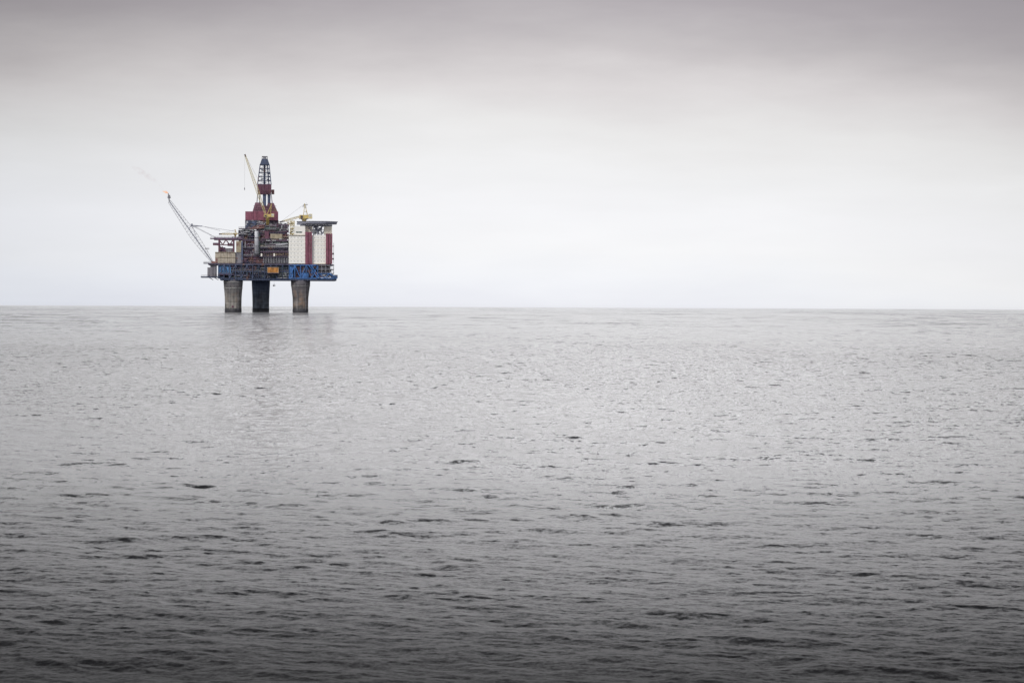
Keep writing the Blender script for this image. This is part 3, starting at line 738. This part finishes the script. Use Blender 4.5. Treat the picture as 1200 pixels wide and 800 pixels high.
for (a, b_) in (((224.5, 264), (237, 265.2)), ((236, 265.2), (258, 270.5)), ((236, 265.4), (276, 271.2)), ((226, 265.6), (248, 276.5)), ((229, 266), (254, 279))):
    m.tube((U(a[0]), 6, H(a[1])), (U(b_[0]), 6, H(b_[1])), .16, 4)
m.done('guy_wire', 'lightgrey', fl)
MB().pb(240.3, 245.2, 291.8, 292.5, 4.6, 7.6).rail(U(240.3), U(245.2), 4.7, H(291.8), 1, 1.6, .08).done('rest_platform', 'grey', fl)
MB().pb(247.6, 252.6, 306.4, 308.6, 3.6, 8.4).done('hinge_block', 'rust', fl)

# ------------------------------------------------------------------ cranes (they slew on their pedestals: things of their own)
def place(px, py, v):        # platform-local point to world
    p = Matrix.Rotation(ROT, 4, 'Z') @ Vector((U(px), v, H(py))); return Vector(ROOT)+p
def crane(px, py, v, tip, tipv, aft, label, ped_py, body=1.0, boomw=2.2, bays=18, hook=None, mid=None, cab_side=1, boommat='paleyellow'):
    root = empty('pedestal_crane', place(px, ped_py, v), label, 'crane', 'yellow cranes on the oil platform', rotz=ROT)
    ox, oz = U(px), H(ped_py)
    def C(qx, qy, qv=0.0): return (U(qx)-ox, qv, H(qy)-oz)
    z0 = H(py)-oz
    MB().lathe(0, 0, [(1.5*body, 0), (1.5*body, z0-.5), (2.2*body, z0-.2), (2.2*body, z0+.5)], 16).done('pedestal', 'yellow', root, smooth=True)
    h = MB().box(-3.4*body, 3.0*body, -2.0*body, 2.8*body, z0+.5, z0+3.2*body).done('machinery_house', 'yellow', root)
    MB().box(-3.6*body, 3.2*body, -2.2*body, 3.0*body, z0+.45, z0+.8).done('deck_edge', 'dark', h)
    MB().box(-2.6*body, -1.0*body, -2.1*body, -1.98*body, z0+1.2, z0+2.6*body).done('louvre', 'dark', h)
    c = MB().box(min(cab_side*3.1, cab_side*5.8)*body, max(cab_side*3.1, cab_side*5.8)*body, -3.0*body, .2, z0+.6, z0+3.9*body).done('cab', 'paleyellow', root)
    MB().box(min(cab_side*3.5, cab_side*5.4)*body, max(cab_side*3.5, cab_side*5.4)*body, -3.06*body, -2.98*body, z0+2.0*body, z0+3.3*body).done('window', 'window', c)
    foot = Vector((-1.6*body*cab_side, 0, z0+2.4*body)); T = Vector(C(tip[0], tip[1], tipv)); A = Vector(C(aft[0], aft[1], .5))
    m = MB()
    for s_ in (-1, 1):
        m.tube((-.5*body, s_*1.6*body, z0+2.8*body), A+Vector((0, s_*.6, 0)), .28, 5); m.tube((2.6*body, s_*1.6*body, z0+2.8*body), A+Vector((0, s_*.6, 0)), .28, 5)
    for f in (.35, .7):
        p_ = Vector((-.5*body, 0, z0+2.8*body)).lerp(A, f); q_ = Vector((2.6*body, 0, z0+2.8*body)).lerp(A, f); m.tube(p_, q_, .2, 4)
    m.tube(A+Vector((0, -1, 0)), A+Vector((0, 1, 0)), .5, 6)
    m.done('gantry_frame', 'yellow', root)
    bm = MB().lattice(foot, T, 1.2, .9, bays, .2, .11, wm=boomw).done('boom', boommat, root)
    d = (T-foot).normalized()
    MB().tube(T-d*1.6, T+d*.9, .75, 8).done('boom_head', 'dark', bm)
    w_ = MB()
    for s_ in (-.5, .5): w_.tube(A+Vector((0, s_, 0)), T+Vector((0, s_, .3)), .07, 4)
    w_.done('pendant_wire', 'grey', root)
    if hook:
        hk = MB().tube(T+Vector((-.4, 0, 0)), (T.x-.4, T.y, H(hook)-oz), .05, 4).done('hoist_wire', 'grey', root)
        MB().tube((T.x-.4, T.y, H(hook)-oz-.9), (T.x-.4, T.y, H(hook)-oz+.9), .42, 8, .28).box(T.x-.55, T.x-.25, T.y-.12, T.y+.12, H(hook)-oz-1.8, H(hook)-oz-.8).done('hook_block', 'dark', root)
    return root
crane(313.2, 255.2, 4, (286.8, 182.2), -2, (317.6, 239.2), 'large yellow crane in front of the derrick with its long boom raised to the left', 263.5, 1.05, 2.7, 24, hook=221.2)
crane(356.2, 256.0, 22, (329.0, 259.2), -6, (356.8, 237.6), 'small yellow crane with a tall mast behind the grey helideck', 265.0, 1.3, 1.7, 12, boommat='paleyellow')
crane(275.4, 275.4, 12, (257.5, 274.2), 1, (275.2, 269.2), 'low brown-yellow crane lying nearly flat on the left module roof', 278.6, .5, 1.5, 10, cab_side=1)
ma = empty('radio_mast', place(358.6, 258, 24), 'thin radio mast with small cross arm behind the helideck, beside the small crane', 'antenna', rotz=ROT)
MB().tube((0, 0, 0), (0, 0, 18), .16, 5, .07).done('mast_pole', 'grey', ma)
MB().tube((-2.4, 0, 15.2), (1.6, 0, 15.8), .3, 5).tube((-2.4, 0, 15.2), (-3.2, 0, 13.2), .3, 5).done('cross_arm', 'grey', ma)

# ------------------------------------------------------------------ loose things on deck
def container(px0, px1, py0, py1, v0, mat, label, cat='container', group=None):
    w_ = (px1-px0)*K; h = (py1-py0)*K
    r_ = empty('cargo_container', place((px0+px1)/2, py1, v0), label, cat, group, rotz=ROT)
    MB().box(-w_/2, w_/2, 0, 2.6, 0, h).done('body', mat, r_)
    m = MB(); n = int(w_/.5)
    for i in range(1, n): x = -w_/2+i*w_/n; m.box(x-.07, x+.07, -.08, .01, .25, h-.25)
    m.done('corrugation', mat, r_)
    f = MB()
    for x in (-w_/2, w_/2): f.box(x-.16, x+.16, -.14, -.005+.14, -.0, h+.05)
    f.box(-w_/2+.17, w_/2-.17, -.13, .13, -.02, .22); f.box(-w_/2+.17, w_/2-.17, -.13, .13, h-.2, h+.04)
    f.done('corner_frame', 'tan', r_)
    return r_
container(313.2, 326.2, 313.0, 319.6, -2.6, 'orange', 'rust-stained orange container sitting in the blue lower deck')
MB().pb(312.6, 326.8, 319.7, 320.4, -2.9, 1.2).done('laydown_shelf', 'dark', rig)
for x in (314, 325.5): MB().tube((U(x), -2.6, H(320.4)), (U(x), .8, H(325.5)), .25, 5).done('shelf_bracket', 'dark', rig)
bk_ = empty('work_basket', place(321.0, 335.2, 14), 'small dark basket hanging on a wire under the deck between two legs', 'basket', rotz=ROT)
m = MB().box(-1.1, 1.1, -.9, .9, 0, .2)
for x in (-1, 1):
    for y in (-.8, .8): m.tube((x, y, .1), (x, y, 1.3), .12, 4); m.tube((x, y, 1.3), (0, 0, 2.4), .07, 4)
for z in (.7, 1.3):
    for a, b_ in (((-1, -.8), (1, -.8)), ((1, -.8), (1, .8)), ((1, .8), (-1, .8)), ((-1, .8), (-1, -.8))): m.tube((a[0], a[1], z), (b_[0], b_[1], z), .1, 4)
m.box(-.9, .3, -.5, .5, .2, 1.0); m.done('basket_frame', 'dark', bk_)
MB().tube((0, 0, 2.4), (0, 0, (335.2-328.4)*K), .05, 4).done('hoist_wire', 'grey', bk_)

# ------------------------------------------------------------------ flame and thin smoke
fm = bpy.data.materials.new('flare_flame'); fm.use_nodes = True; t = fm.node_tree; t.nodes.clear()
tcn = t.nodes.new('ShaderNodeTexCoord'); nz_ = t.nodes.new('ShaderNodeTexNoise'); nz_.inputs['Scale'].default_value = .7; t.links.new(tcn.outputs['Object'], nz_.inputs[0])
fc = ramp(t, nz_.outputs[0], [(.35, lin((248, 178, 140))), (.65, lin((252, 214, 186)))])
em = t.nodes.new('ShaderNodeEmission'); t.links.new(fc, em.inputs[0]); em.inputs[1].default_value = 1.0
tr_ = t.nodes.new('ShaderNodeBsdfTransparent'); mm_ = t.nodes.new('ShaderNodeMixShader'); mm_.inputs[0].default_value = .7
t.links.new(tr_.outputs[0], mm_.inputs[1]); t.links.new(em.outputs[0], mm_.inputs[2])
oo = t.nodes.new('ShaderNodeOutputMaterial'); t.links.new(mm_.outputs[0], oo.inputs[0])
def tongue(pts, n=10):
    b_ = MB(); ps = [Vector(p[:3]) for p in pts]
    for i, p in enumerate(ps):
        d = (ps[min(i+1, len(ps)-1)]-ps[max(i-1, 0)]).normalized(); a = d.orthogonal().normalized(); c = d.cross(a)
        for k in range(n):
            th_ = 2*math.pi*k/n; b_.v.append(tuple(p+pts[i][3]*(math.cos(th_)*a+math.sin(th_)*c)*(1+.18*math.sin(3*th_+i))))
    for i in range(len(ps)-1):
        for k in range(n): k2 = (k+1) % n; b_.f.append((i*n+k, i*n+k2, (i+1)*n+k2, (i+1)*n+k))
    b_.f.append(tuple(reversed(range(n)))); b_.f.append(tuple((len(ps)-1)*n+k for k in range(n)))
    return b_
FL = place(197.3, 227.2, 6)
fr = empty('gas_flame', FL, 'small pale orange gas flame blowing off the tip of the long flare boom', 'flame', rotz=ROT)
tongue([(0, 0, 0, .35), (-.9, 0, .5, .75), (-2.2, .2, .8, .85), (-3.4, .1, 1.5, .6), (-4.6, .2, 1.7, .3), (-5.4, .1, 2.2, .05)]).done('flame_tongue', fm, fr, smooth=True)
tongue([(-.6, .1, .3, .3), (-1.4, .3, 1.1, .5), (-1.9, .3, 1.9, .32), (-2.5, .3, 2.6, .04)]).done('flame_tongue', fm, fr, smooth=True)
sm = bpy.data.materials.new('thin_smoke'); sm.use_nodes = True; t = sm.node_tree; t.nodes.clear()
tcn = t.nodes.new('ShaderNodeTexCoord'); nz_ = t.nodes.new('ShaderNodeTexNoise'); nz_.inputs['Scale'].default_value = .22; nz_.inputs['Detail'].default_value = 3; t.links.new(tcn.outputs['Object'], nz_.inputs[0])
dn = t.nodes.new('ShaderNodeMapRange'); dn.inputs[1].default_value = .38; dn.inputs[2].default_value = .7; dn.inputs[3].default_value = 0; dn.inputs[4].default_value = .07; t.links.new(nz_.outputs[0], dn.inputs[0])
vs = t.nodes.new('ShaderNodeVolumeAbsorption'); vs.inputs[0].default_value = (.75, .62, .62, 1); t.links.new(dn.outputs[0], vs.inputs['Density'])
oo = t.nodes.new('ShaderNodeOutputMaterial'); t.links.new(vs.outputs[0], oo.inputs['Volume'])
so_ = tongue([(0, 0, 0, .5), (-4, 0, 5, 1.2), (-9, 0, 10, 2.0), (-15, 0, 14.5, 2.8), (-20, 0, 17, 3.2), (-26, 0, 21, 2.6), (-31, 0, 23, .6)], 14).done('smoke_plume', sm, None, smooth=True)
so_.location = place(193.0, 225.2, 6); so_.rotation_euler = (0, 0, ROT)
so_['label'] = 'faint brownish smoke trail drifting up and left from the flare flame'; so_['category'] = 'smoke'
